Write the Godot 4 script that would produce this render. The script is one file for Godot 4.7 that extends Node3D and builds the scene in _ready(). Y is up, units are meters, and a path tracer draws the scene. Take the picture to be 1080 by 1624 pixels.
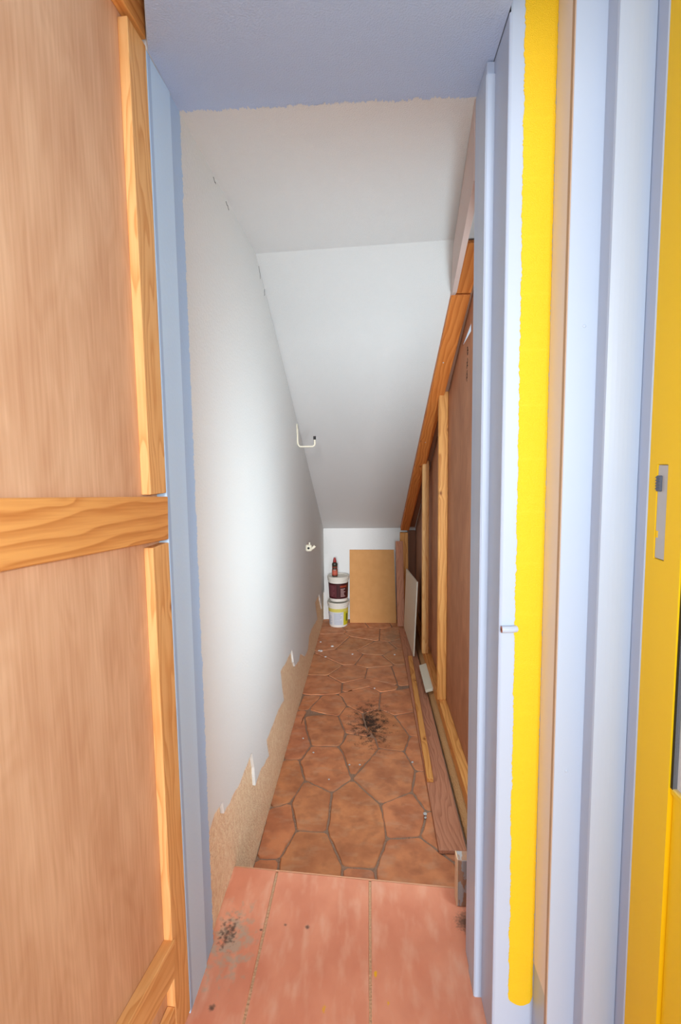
extends Node3D
# Narrow closet under a stair, seen through its doorway. Metres; the tiled front floor is y = 0, the stone floor inside lies 22 cm lower.

const LOW := -0.22          # top of the stone floor
const FLAT := 2.25          # flat ceiling
const WL := -0.46           # face of the plaster on the left wall
var rng := RandomNumberGenerator.new()
var used := {}
var M := {}

# ---------------------------------------------------------------- naming
func numbered(called: String) -> String:
	if not used.has(called):
		used[called] = 0
		return called
	used[called] += 1
	return "%s_%03d" % [called, used[called]]

func tag(o: Node, label: String, category: String, group := "", kind := "") -> void:
	o.set_meta("label", label)
	o.set_meta("category", category)
	if group: o.set_meta("group", group)
	if kind: o.set_meta("kind", kind)

func thing(called: String, label: String, category: String, at := Vector3.ZERO, kind := "", group := "") -> Node3D:
	var o := Node3D.new()
	o.name = numbered(called)
	o.position = at
	add_child(o)
	tag(o, label, category, group, kind)
	return o

func obj(called: String, mesh: Mesh, mat: Material, parent: Node, at := Vector3.ZERO) -> MeshInstance3D:
	var o := MeshInstance3D.new()
	o.name = numbered(called) if parent == self else called
	o.mesh = mesh
	o.material_override = mat
	o.cast_shadow = GeometryInstance3D.SHADOW_CASTING_SETTING_ON
	o.position = at
	parent.add_child(o, true)
	return o

# ---------------------------------------------------------------- shapes
func begin() -> SurfaceTool:
	var st := SurfaceTool.new()
	st.begin(Mesh.PRIMITIVE_TRIANGLES)
	st.set_smooth_group(-1)
	return st

func done(st: SurfaceTool) -> ArrayMesh:
	st.generate_normals()
	return st.commit()

func tri(st: SurfaceTool, a: Vector3, b: Vector3, c: Vector3, outward: Vector3) -> void:
	if (c - a).cross(b - a).dot(outward) < 0.0:
		var k := b
		b = c
		c = k
	for v in [a, b, c]:
		st.set_uv(Vector2(v.x, v.z))
		st.add_vertex(v)

func quad(st: SurfaceTool, a: Vector3, b: Vector3, c: Vector3, d: Vector3, outward: Vector3) -> void:
	tri(st, a, b, c, outward)
	tri(st, a, c, d, outward)

# a chamfered box from corner lo to corner hi
func cbox(st: SurfaceTool, lo: Vector3, hi: Vector3, bev := 0.002) -> void:
	var c := (lo + hi) / 2
	var h := (hi - lo) / 2
	bev = minf(bev, minf(h.x, minf(h.y, h.z)) * 0.45)
	var p := func(sx, sy, sz, ax) -> Vector3:
		var k := h - Vector3(bev, bev, bev)
		k[ax] = h[ax]
		return c + Vector3(sx * k.x, sy * k.y, sz * k.z)
	for ax in 3:
		for s in [-1, 1]:
			var u: int = (ax + 1) % 3
			var w: int = (ax + 2) % 3
			var q := []
			for e in [[-1, -1], [1, -1], [1, 1], [-1, 1]]:
				var sg := [0, 0, 0]
				sg[ax] = s; sg[u] = e[0]; sg[w] = e[1]
				q.append(p.call(sg[0], sg[1], sg[2], ax))
			var n := Vector3.ZERO
			n[ax] = s
			quad(st, q[0], q[1], q[2], q[3], n)
	for ax in 3:                                     # edges along ax
		var u: int = (ax + 1) % 3
		var w: int = (ax + 2) % 3
		for su in [-1, 1]:
			for sw in [-1, 1]:
				var a := [0, 0, 0]
				var b := [0, 0, 0]
				a[ax] = -1; b[ax] = 1
				a[u] = su; b[u] = su; a[w] = sw; b[w] = sw
				var n := Vector3.ZERO
				n[u] = su; n[w] = sw
				quad(st, p.call(a[0], a[1], a[2], u), p.call(b[0], b[1], b[2], u), p.call(b[0], b[1], b[2], w), p.call(a[0], a[1], a[2], w), n)
	for sx in [-1, 1]:
		for sy in [-1, 1]:
			for sz in [-1, 1]:
				tri(st, p.call(sx, sy, sz, 0), p.call(sx, sy, sz, 1), p.call(sx, sy, sz, 2), Vector3(sx, sy, sz))

func box_mesh(lo: Vector3, hi: Vector3, bev := 0.002) -> ArrayMesh:
	var st := begin()
	cbox(st, lo, hi, bev)
	return done(st)

# polygon (2D) swept along an axis; axis 0: poly = (z, y); 1: poly = (x, z); 2: poly = (x, y)
func prism(poly: PackedVector2Array, axis: int, d0: float, d1: float, bev := 0.0, smooth := false) -> ArrayMesh:
	var st := SurfaceTool.new()
	st.begin(Mesh.PRIMITIVE_TRIANGLES)
	var put := func(v: Vector2, d: float) -> Vector3:
		return Vector3(d, v.y, v.x) if axis == 0 else (Vector3(v.x, d, v.y) if axis == 1 else Vector3(v.x, v.y, d))
	var area := 0.0
	for i in poly.size():
		area += poly[i].cross(poly[(i + 1) % poly.size()])
	if area < 0: poly.reverse()
	var ids := Geometry2D.triangulate_polygon(poly)
	var ax := Vector3.ZERO
	ax[axis] = signf(d1 - d0)
	var mid := Vector2.ZERO
	for v in poly: mid += v / poly.size()
	var inner := PackedVector2Array()
	for v in poly: inner.append(v + (mid - v).normalized() * bev if bev > 0 else v)
	var dd := signf(d1 - d0) * bev
	st.set_smooth_group(-1)
	for i in range(0, ids.size(), 3):
		tri(st, put.call(inner[ids[i]], d1), put.call(inner[ids[i + 1]], d1), put.call(inner[ids[i + 2]], d1), ax)
		tri(st, put.call(poly[ids[i]], d0), put.call(poly[ids[i + 1]], d0), put.call(poly[ids[i + 2]], d0), -ax)
	for i in poly.size():
		var a := poly[i]
		var b := poly[(i + 1) % poly.size()]
		var o2 := Vector2((b - a).y, -(b - a).x)
		var o3: Vector3 = put.call(o2, 0.0)
		st.set_smooth_group(0 if smooth else -1)
		quad(st, put.call(a, d0), put.call(b, d0), put.call(b, d1 - dd), put.call(a, d1 - dd), o3)
		if bev > 0:
			st.set_smooth_group(-1)
			quad(st, put.call(a, d1 - dd), put.call(b, d1 - dd), put.call(inner[(i + 1) % poly.size()], d1), put.call(inner[i], d1), o3 + ax * 0.01)
	return done(st)

func rect(x0: float, y0: float, x1: float, y1: float) -> PackedVector2Array:
	return PackedVector2Array([Vector2(x0, y0), Vector2(x1, y0), Vector2(x1, y1), Vector2(x0, y1)])

# a sawn timber from a to b: its length is its own y axis, width w lies along «side»
func timber(called: String, a: Vector3, b: Vector3, w: float, d: float, side: Vector3, mat: Material, parent: Node, bev := 0.002) -> MeshInstance3D:
	var ln := (b - a).length()
	var y := (b - a) / ln
	var x := (side - y * side.dot(y)).normalized()
	var z := x.cross(y)
	var o := obj(called, box_mesh(Vector3(-w / 2, 0, -d / 2), Vector3(w / 2, ln, d / 2), bev), mat, parent)
	o.transform = Transform3D(Basis(x, y, z), a)
	return o

# profile = (radius, height) turned about y
func lathe(profile: Array, n := 40, a0 := 0.0, a1 := TAU) -> ArrayMesh:
	var st := SurfaceTool.new()
	st.begin(Mesh.PRIMITIVE_TRIANGLES)
	for i in profile.size() - 1:
		var p: Vector2 = profile[i]
		var q: Vector2 = profile[i + 1]
		st.set_smooth_group(i)
		for k in n:
			var ua := float(k) / n
			var ub := float(k + 1) / n
			var A := lerpf(a0, a1, ua)
			var B := lerpf(a0, a1, ub)
			var v := [Vector3(p.x * cos(A), p.y, p.x * sin(A)), Vector3(p.x * cos(B), p.y, p.x * sin(B)), Vector3(q.x * cos(B), q.y, q.x * sin(B)), Vector3(q.x * cos(A), q.y, q.x * sin(A))]
			var h: float = profile[-1].y - profile[0].y
			var t := [Vector2(ua, 1 - (p.y - profile[0].y) / h), Vector2(ub, 1 - (p.y - profile[0].y) / h), Vector2(ub, 1 - (q.y - profile[0].y) / h), Vector2(ua, 1 - (q.y - profile[0].y) / h)]
			for e in [[0, 2, 1], [0, 3, 2]]:
				if (v[e[0]] - v[e[1]]).length() < 1e-6 or (v[e[1]] - v[e[2]]).length() < 1e-6 or (v[e[0]] - v[e[2]]).length() < 1e-6: continue
				for j in [e[0], e[2], e[1]]:
					st.set_uv(t[j])
					st.add_vertex(v[j])
	return done(st)

func tube(path: Array, r: float, n := 12, open := false) -> ArrayMesh:
	var st := SurfaceTool.new()
	st.begin(Mesh.PRIMITIVE_TRIANGLES)
	st.set_smooth_group(0)
	var rings := []
	for i in path.size():
		var d: Vector3 = (path[mini(i + 1, path.size() - 1)] - path[maxi(i - 1, 0)]).normalized()
		var s := d.cross(Vector3(0.31, 0.2, 0.93)).normalized()
		var t := d.cross(s)
		var ring := []
		for k in n: ring.append(path[i] + (s * cos(TAU * k / n) + t * sin(TAU * k / n)) * r)
		rings.append(ring)
	for i in path.size() - 1:
		for k in n:
			var j := (k + 1) % n
			quad(st, rings[i][k], rings[i][j], rings[i + 1][j], rings[i + 1][k], rings[i][k] - path[i])
	st.set_smooth_group(-1)
	if not open:
		for k in range(1, n - 1):
			tri(st, rings[0][0], rings[0][k], rings[0][k + 1], path[0] - path[1])
			tri(st, rings[-1][0], rings[-1][k], rings[-1][k + 1], path[-1] - path[-2])
	return done(st)

func jag(n: int, amp: float) -> Array:               # a brushed edge: offsets with coarse and fine unevenness
	var a := []
	var slow := 0.0
	for i in n:
		slow = slow * 0.8 + rng.randf_range(-1, 1) * amp * 0.45
		a.append(slow + rng.randf_range(-1, 1) * amp * 0.6)
	return a

# ---------------------------------------------------------------- materials
func noise(sd: int, freq: float, oct := 4) -> FastNoiseLite:
	var n := FastNoiseLite.new()
	n.seed = sd
	n.noise_type = FastNoiseLite.TYPE_SIMPLEX_SMOOTH
	n.frequency = freq
	n.fractal_octaves = oct
	return n

func mat(color: Color, rough := 0.8, tex: Texture2D = null) -> StandardMaterial3D:
	var m := StandardMaterial3D.new()
	m.albedo_color = color
	m.roughness = rough
	m.albedo_texture = tex
	m.metallic_specular = 0.4
	return m

func picture(w: int, h: int, f: Callable) -> ImageTexture:
	var im := Image.create(w, h, false, Image.FORMAT_RGB8)
	for y in h:
		for x in w:
			im.set_pixel(x, y, f.call(x, y))
	return ImageTexture.create_from_image(im)

func bumped(m: StandardMaterial3D, sd: int, freq: float, depth_cm: float, scale: Vector3, oct := 4) -> StandardMaterial3D:
	var t := NoiseTexture2D.new()
	t.width = 512
	t.height = 512
	t.seamless = true
	t.noise = noise(sd, freq, oct)
	m.heightmap_enabled = true
	m.heightmap_texture = t
	m.heightmap_scale = depth_cm
	m.uv1_triplanar = true
	m.uv1_scale = scale
	return m

# wood with its grain along the piece's own y axis; 0.22 m across and 3 m long
func wood(sd: int, light: Color, dark: Color, rings: float, knots: int, fleck := 0.06, wave := 2.4) -> ImageTexture:
	var warp := noise(sd, 0.006, 3)
	var fine := noise(sd + 1, 0.05, 3)
	var r := RandomNumberGenerator.new()
	r.seed = sd
	var kn := []
	for i in knots: kn.append(Vector2(r.randf_range(40, 216), r.randf_range(20, 1000)))
	return picture(256, 1024, func(x: float, y: float):
		var v := x / 256.0 * rings + warp.get_noise_2d(x * 1.2, y * 0.75) * wave
		var spot := 0.0
		for k in kn:
			var d := Vector2((x - k.x) / 8.0, (y - k.y) / 3.2).length()
			if d < 8.0:
				v += 0.9 * exp(-d * d * 0.10)
				spot = maxf(spot, exp(-d * d * 0.9))
		var g := fposmod(v, 1.0)
		g = pow(g, 2.0) * (1.0 - smoothstep(0.88, 1.0, g)) * 0.75
		g += fine.get_noise_2d(x * 3.0, y * 0.35) * fleck * 3.0
		var c := light.lerp(dark, clampf(g, 0.0, 1.0))
		return c.lerp(Color(dark.r * 0.6, dark.g * 0.48, dark.b * 0.4), spot * 0.75))

func veneer(sd: int, light: Color, dark: Color) -> ImageTexture:
	var warp := noise(sd, 0.004, 3)
	var fine := noise(sd + 1, 0.03, 4)
	var blot := noise(sd + 2, 0.006, 3)
	return picture(1024, 1024, func(x: float, y: float):
		var v := warp.get_noise_2d(x * 1.0, y * 0.9) * 4.0
		var g := 0.5 + 0.5 * sin(v * TAU)
		var k := 0.16 * g + 0.34 * (0.5 + fine.get_noise_2d(x * 3.0, y * 0.30)) + 0.45 * (0.5 + blot.get_noise_2d(x, y * 1.2)) - 0.02
		return light.lerp(dark, clampf(k, 0.0, 1.0)))

func tri_mat(tex: Texture2D, scale: Vector3, rough := 0.7, offset := Vector3.ZERO, tint := Color.WHITE) -> StandardMaterial3D:
	var m := mat(tint, rough, tex)
	m.uv1_triplanar = true
	m.uv1_triplanar_sharpness = 8.0
	m.uv1_scale = scale
	m.uv1_offset = offset
	return m

func make_materials() -> void:
	var pine := wood(11, Color(0.93, 0.72, 0.47), Color(0.80, 0.52, 0.27), 9.0, 5)
	var pine2 := wood(23, Color(0.90, 0.64, 0.36), Color(0.72, 0.42, 0.18), 9.0, 7, 0.07, 1.3)
	var red := wood(37, Color(0.76, 0.52, 0.40), Color(0.60, 0.38, 0.28), 12.0, 0, 0.10)
	M.pine = []
	M.honey = []
	for i in 4:
		M.pine.append(tri_mat(pine, Vector3(4.5, 0.33, 4.5), 0.55, Vector3(0.3 + i * 0.13, 0.005, 0.62 - i * 0.1)))
		M.honey.append(tri_mat(pine2, Vector3(4.5, 0.31, 4.5), 0.6, Vector3(0.33 + i * 0.12, 0.005, 0.66 - i * 0.1)))
	M.header = tri_mat(pine2, Vector3(4.5, 0.31, 4.5), 0.6, Vector3(0.45, 0.005, 0.56), Color(0.93, 0.80, 0.70))
	M.red = tri_mat(red, Vector3(4.5, 0.33, 4.5), 0.7, Vector3(0.5, 0.01, 0.5))
	M.door_ply = tri_mat(veneer(51, Color(0.90, 0.73, 0.585), Color(0.80, 0.60, 0.455)), Vector3(1.3, 0.385, 1.3), 0.6)
	M.wall_ply = tri_mat(veneer(61, Color(0.76, 0.53, 0.39), Color(0.64, 0.42, 0.30)), Vector3(0.8, 0.4, 0.8), 0.7)
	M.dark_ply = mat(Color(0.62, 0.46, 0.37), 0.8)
	M.white = bumped(mat(Color(0.86, 0.86, 0.85), 0.9), 5, 0.035, 0.10, Vector3(4, 4, 4))
	M.ceiling = bumped(mat(Color(0.85, 0.85, 0.845), 0.9), 6, 0.06, 0.10, Vector3(6, 6, 6))
	M.blue_ceiling = bumped(mat(Color(0.70, 0.77, 0.885), 0.75), 6, 0.06, 0.10, Vector3(6, 6, 6))
	M.blue = bumped(mat(Color(0.68, 0.785, 0.91), 0.6), 7, 0.03, 0.03, Vector3(4, 4, 4))
	M.jamb = bumped(mat(Color(0.775, 0.885, 0.99), 0.5), 7, 0.03, 0.02, Vector3(4, 4, 4))
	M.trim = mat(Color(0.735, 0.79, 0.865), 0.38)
	M.trim_shade = mat(Color(0.72, 0.775, 0.86), 0.38)  # trim paint darkened slightly for the faces turned from the light
	M.yellow = bumped(mat(Color(0.98, 0.80, 0.12), 0.5), 8, 0.09, 0.10, Vector3(9, 9, 9), 3)
	M.door_yellow = bumped(mat(Color(1.0, 0.82, 0.04), 0.55), 9, 0.02, 0.015, Vector3(3, 3, 3))
	M.groove_tan = mat(Color(0.74, 0.63, 0.54), 0.6)
	M.beige = mat(Color(0.93, 0.90, 0.90), 0.5)
	M.render = bumped(mat(Color.WHITE, 0.95, null), 12, 0.06, 0.55, Vector3(7, 3.2, 3.2))
	M.render_color = noise(13, 0.05, 4)
	var rc := noise(14, 0.03, 4)
	M.render.albedo_texture = picture(512, 512, func(x: float, y: float):
		var t := x * TAU / 512.0
		var u := y * TAU / 512.0
		var k := rc.get_noise_3d(90 * cos(t) + 60 * cos(u), 90 * sin(t), 60 * sin(u)) * 0.9 + 0.5
		return Color(1.0, 0.90, 0.76).lerp(Color(0.93, 0.78, 0.62), clampf(k, 0, 1)))
	M.mortar = bumped(mat(Color(0.62, 0.49, 0.40), 0.95), 15, 0.05, 0.5, Vector3(4, 4, 4))
	M.kerb = bumped(mat(Color(0.80, 0.62, 0.42), 0.95), 16, 0.05, 0.6, Vector3(5, 5, 2))
	M.grout = bumped(mat(Color(0.80, 0.64, 0.50), 0.95), 15, 0.05, 0.2, Vector3(4, 4, 4))
	M.copper = mat(Color(0.80, 0.46, 0.30), 0.45)
	M.copper.metallic = 0.3
	M.cream = mat(Color(0.86, 0.83, 0.75), 0.6)
	M.metal = mat(Color(0.76, 0.75, 0.73), 0.45)
	M.metal.metallic = 0.15
	M.black = mat(Color(0.10, 0.10, 0.11), 0.5)
	M.latch = mat(Color(0.35, 0.38, 0.44), 0.4)
	# stone floor: one texture over the whole floor (x -0.5..0.5, z -5.1..-1.5), drawn as fired clay with a soot stain
	var s1 := noise(71, 0.012, 5)
	var s2 := noise(72, 0.05, 4)
	var s3 := noise(73, 0.15, 3)
	M.stone = mat(Color.WHITE, 0.75, picture(512, 1536, func(x: float, y: float):
		var wx := x / 512.0 - 0.5
		var wz := -1.5 - y / 1536.0 * 3.6
		var px := wx * 512.0
		var pz := wz * 512.0
		var k := clampf(0.5 + s1.get_noise_2d(px, pz) * 1.1, 0, 1)
		var c := Color(0.85, 0.555, 0.375).lerp(Color(0.73, 0.455, 0.31), k)
		c = c.lerp(Color(0.80, 0.62, 0.50), clampf(s1.get_noise_2d(px * 1.1 + 700.0, pz * 2.2) * 0.9 - 0.05, 0, 0.4))
		c = c.lerp(Color(0.56, 0.34, 0.24), clampf(-s1.get_noise_2d(px * 1.6 + 300.0, pz * 1.6) * 0.6 - 0.05, 0, 0.25))
		var d := Vector2((wx - 0.0) / 0.12, (wz + 2.98) / 0.26).length()
		var soot := clampf(1.05 - d + s3.get_noise_2d(px, pz) * 0.55 + s2.get_noise_2d(px * 0.7, pz * 0.7) * 0.9, 0, 1)
		c = c.lerp(Color(0.17, 0.12, 0.10), pow(soot, 1.5) * 0.88)
		c = c.lerp(Color(0.88, 0.68, 0.54), clampf((-wz - 3.2) * 0.5, 0, 0.5) * clampf(0.7 + s2.get_noise_2d(px * 0.5, pz * 0.5), 0, 1))      # dust, thickened with depth to paint brightness into the dim far stones
		var step_shade := clampf(0.9 - absf(wz + 1.66) / 0.14 + s1.get_noise_2d(px, pz), 0, 1)  # shade at the foot of the step, painted into the stone
		c = c.lerp(Color(0.45, 0.28, 0.19), step_shade * 0.35)
		var corner := clampf(1.0 - Vector2((wx - 0.22) / 0.12, (wz + 4.55) / 0.35).length() + s2.get_noise_2d(px, pz) * 0.6, 0, 1)
		return c.lerp(Color(0.60, 0.52, 0.44), corner * 0.6)))
	M.stone.vertex_color_use_as_albedo = true
	bumped(M.stone, 17, 0.02, 0.12, Vector3.ONE)
	M.stone.uv1_triplanar = false
	# front tiles: texture over x -1.2..0.8, z -1.7..0.3
	var t1 := noise(81, 0.01, 5)
	var t2 := noise(82, 0.06, 4)
	M.tile = mat(Color.WHITE, 0.5, picture(1024, 1024, func(x: float, y: float):
		var wx := x / 1024.0 * 2.0 - 1.2
		var wz := y / 1024.0 * 2.0 - 1.7
		var c := Color(0.92, 0.625, 0.495).lerp(Color(0.87, 0.555, 0.43), clampf(0.5 + t1.get_noise_2d(x * 1.2, y * 0.8), 0, 1))
		c = c.lerp(Color(0.94, 0.74, 0.63), clampf(t2.get_noise_2d(x * 0.55, y * 0.12) * 0.7 + t1.get_noise_2d(x * 3.0, y * 1.5) * 0.5 + 0.02, 0, 0.6))
		var a := clampf(1.1 - Vector2((wx + 0.41) / 0.06, (wz + 1.32) / 0.10).length() + t2.get_noise_2d(x, y) * 1.3, 0, 1)
		c = c.lerp(Color(0.72, 0.66, 0.58), a * 0.75)
		var b := clampf(0.9 - Vector2((wx + 0.425) / 0.028, (wz + 1.345) / 0.05).length() + t2.get_noise_2d(x * 2, y * 2) * 1.2, 0, 1)
		c = c.lerp(Color(0.30, 0.25, 0.22), b * 0.8)
		for q in [[-0.41, -1.14, 0.008], [-0.193, -1.375, 0.006], [0.285, -1.41, 0.03], [-0.26, -1.38, 0.004], [-0.33, -1.36, 0.004]]:
			var e := clampf(1.3 - Vector2(wx - q[0], wz - q[1]).length() / q[2] + t2.get_noise_2d(x * 3, y * 3) * 0.6, 0, 1)
			c = c.lerp(Color(0.33, 0.26, 0.22), e * 0.75)
		for q in [[-0.124, -1.15, 0.006], [0.008, -1.243, 0.007], [0.04, -1.17, 0.004]]:
			var e := clampf(1.4 - Vector2((wx - q[0]) * 1.7, wz - q[1]).length() / q[2] + t2.get_noise_2d(x * 3, y * 3), 0, 1)
			c = c.lerp(Color(0.95, 0.72, 0.10), e)
		return c))
	M.tile.uv1_scale = Vector3(0.5, 0.5, 1)
	M.tile.uv1_offset = Vector3(0.6, 0.85, 0)
	M.stone.uv1_scale = Vector3(1, -1.0 / 3.6, 1)
	M.stone.uv1_offset = Vector3(0.5, -1.5 / 3.6, 0)
	M.nosing = mat(Color(0.83, 0.62, 0.48), 0.8)

# ---------------------------------------------------------------- the place
func _ready() -> void:
	rng.seed = 20240
	var cam := Camera3D.new()
	cam.name = "camera"
	cam.position = Vector3(0, 1.38, 0)
	cam.rotation = Vector3(deg_to_rad(-5.5274), deg_to_rad(3.20578), deg_to_rad(-0.75))
	cam.fov = rad_to_deg(2.0 * atan(812.0 / 800.0))
	cam.near = 0.02
	add_child(cam)
	cam.current = true
	var we := WorldEnvironment.new()
	we.name = "world"
	var env := Environment.new()
	var sky := Sky.new()
	var sm := ProceduralSkyMaterial.new()
	sm.sky_top_color = Color(0.80, 0.87, 0.96)
	sm.sky_horizon_color = Color(0.93, 0.95, 0.97)
	sm.ground_bottom_color = Color(0.62, 0.58, 0.54)
	sm.ground_horizon_color = Color(0.80, 0.79, 0.77)
	sm.sun_angle_max = 0.0
	sky.sky_material = sm
	env.background_mode = Environment.BG_SKY
	env.sky = sky
	env.ambient_light_source = Environment.AMBIENT_SOURCE_SKY
	env.background_energy_multiplier = 0.8
	env.tonemap_mode = Environment.TONE_MAPPER_LINEAR
	env.tonemap_exposure = 1.0
	env.sdfgi_enabled = true
	env.ssao_enabled = true
	env.ssil_enabled = true
	we.environment = env
	add_child(we)
	var added_sun := DirectionalLight3D.new()              # added low daylight, nearly in line with the closet to reach its far end
	added_sun.name = "added_sun"
	added_sun.light_color = Color(0.98, 0.985, 1.0)
	added_sun.light_energy = 0.66
	added_sun.light_angular_distance = 8.0
	added_sun.shadow_enabled = true
	added_sun.rotation = Vector3(deg_to_rad(-9.5), deg_to_rad(2.2), 0)
	add_child(added_sun)
	var flash := OmniLight3D.new()                   # the flash beside the lens
	flash.name = "camera_flash"
	flash.position = Vector3(0.10, 1.44, 0.06)
	flash.light_color = Color(0.955, 0.985, 1.0)
	flash.light_energy = 0.75
	flash.light_size = 0.04
	flash.omni_range = 20.0
	flash.omni_attenuation = 2.0
	flash.shadow_enabled = true
	add_child(flash)
	make_materials()
	build_fill_lamps()
	build_floor()
	build_walls()
	build_ceiling()
	build_partition()
	build_right_side()
	build_yellow_door()
	build_plywood_door()
	build_contents()

# fill lamps added out of view to brighten the closet: tubes fitted upright round the corner from the doorway, one on the wall end, one on the partition
func build_fill_lamps() -> void:
	fill_lamp("added white fill tube upright on the inner wall end behind the right door frame", Vector3(0.385, 0.45, -1.3225), 0.0, 12.0, 1.45)
	fill_lamp("added white fill tube upright on the plywood partition, deeper in than its twin", Vector3(0.4645, 0.45, -2.0), PI / 2, -42.0, 0.5)

func fill_lamp(label: String, at: Vector3, turn: float, aim: float, energy: float) -> void:
	var t := thing("fill_lamp", label, "lamp", at, "", "added fill lamps in the closet")
	t.rotation.y = turn
	obj("housing", box_mesh(Vector3(-0.03, 0.0, -0.022), Vector3(0.03, 1.22, 0.0), 0.004), M.trim, t)
	var glow := mat(Color(0.95, 0.97, 1.0), 0.4)
	glow.emission_enabled = true
	glow.emission = Color(0.95, 0.98, 1.0)
	glow.emission_energy_multiplier = 1.0
	obj("glowing_tube", tube([Vector3(0, 0.03, -0.036), Vector3(0, 1.19, -0.036)], 0.013, 16), glow, t)
	for y in [0.03, 1.19]: obj("end_cap", box_mesh(Vector3(-0.018, y - 0.02, -0.054), Vector3(0.018, y + 0.02, -0.02), 0.003), M.trim, t)
	var l := AreaLight3D.new()
	l.name = "fill_light"
	l.area_size = Vector2(0.03, 1.15)
	l.position = Vector3(0.0, 0.61, -0.056)
	l.rotation = Vector3(0, deg_to_rad(aim), 0)
	l.light_color = Color(0.86, 0.955, 1.0)
	l.light_energy = energy
	l.area_range = 12.0
	l.area_attenuation = 2.0
	l.shadow_enabled = true
	t.add_child(l)

func clip(poly: PackedVector2Array, mid: Vector2, n: Vector2) -> PackedVector2Array:   # keep the side where (p - mid).n < 0
	var out := PackedVector2Array()
	for i in poly.size():
		var a := poly[i]
		var b := poly[(i + 1) % poly.size()]
		var da := (a - mid).dot(n)
		var db := (b - mid).dot(n)
		if da <= 0: out.append(a)
		if da * db < 0: out.append(a.lerp(b, da / (da - db)))
	return out

# a stone or tile: (x, z) outline, bevelled top, colour tint; corners rounded by the caller
func slab(poly: PackedVector2Array, y0: float, y1: float, bev: float, tint: Color) -> ArrayMesh:
	var st := SurfaceTool.new()
	st.begin(Mesh.PRIMITIVE_TRIANGLES)
	st.set_color(tint)
	st.set_smooth_group(0)
	var mid := Vector2.ZERO
	for v in poly: mid += v / poly.size()
	var n := poly.size()
	var top := Vector3(mid.x, y1, mid.y)
	for i in n:
		var a := poly[i]
		var b := poly[(i + 1) % n]
		var ia := a + (mid - a).normalized() * bev
		var ib := b + (mid - b).normalized() * bev
		var o := Vector3((a + b).x / 2 - mid.x, 0.0, (a + b).y / 2 - mid.y)
		st.set_smooth_group(1)
		tri(st, Vector3(ia.x, y1, ia.y), Vector3(ib.x, y1, ib.y), top, Vector3.UP)
		st.set_smooth_group(2)
		quad(st, Vector3(a.x, y1 - bev * 0.7, a.y), Vector3(b.x, y1 - bev * 0.7, b.y), Vector3(ib.x, y1, ib.y), Vector3(ia.x, y1, ia.y), o + Vector3.UP * 0.1)
		quad(st, Vector3(a.x, y0, a.y), Vector3(b.x, y0, b.y), Vector3(b.x, y1 - bev * 0.7, b.y), Vector3(a.x, y1 - bev * 0.7, a.y), o)
	return done(st)

func edge_z(x: float) -> float:
	return -1.531 + (x - 0.275) * 0.079

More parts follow.
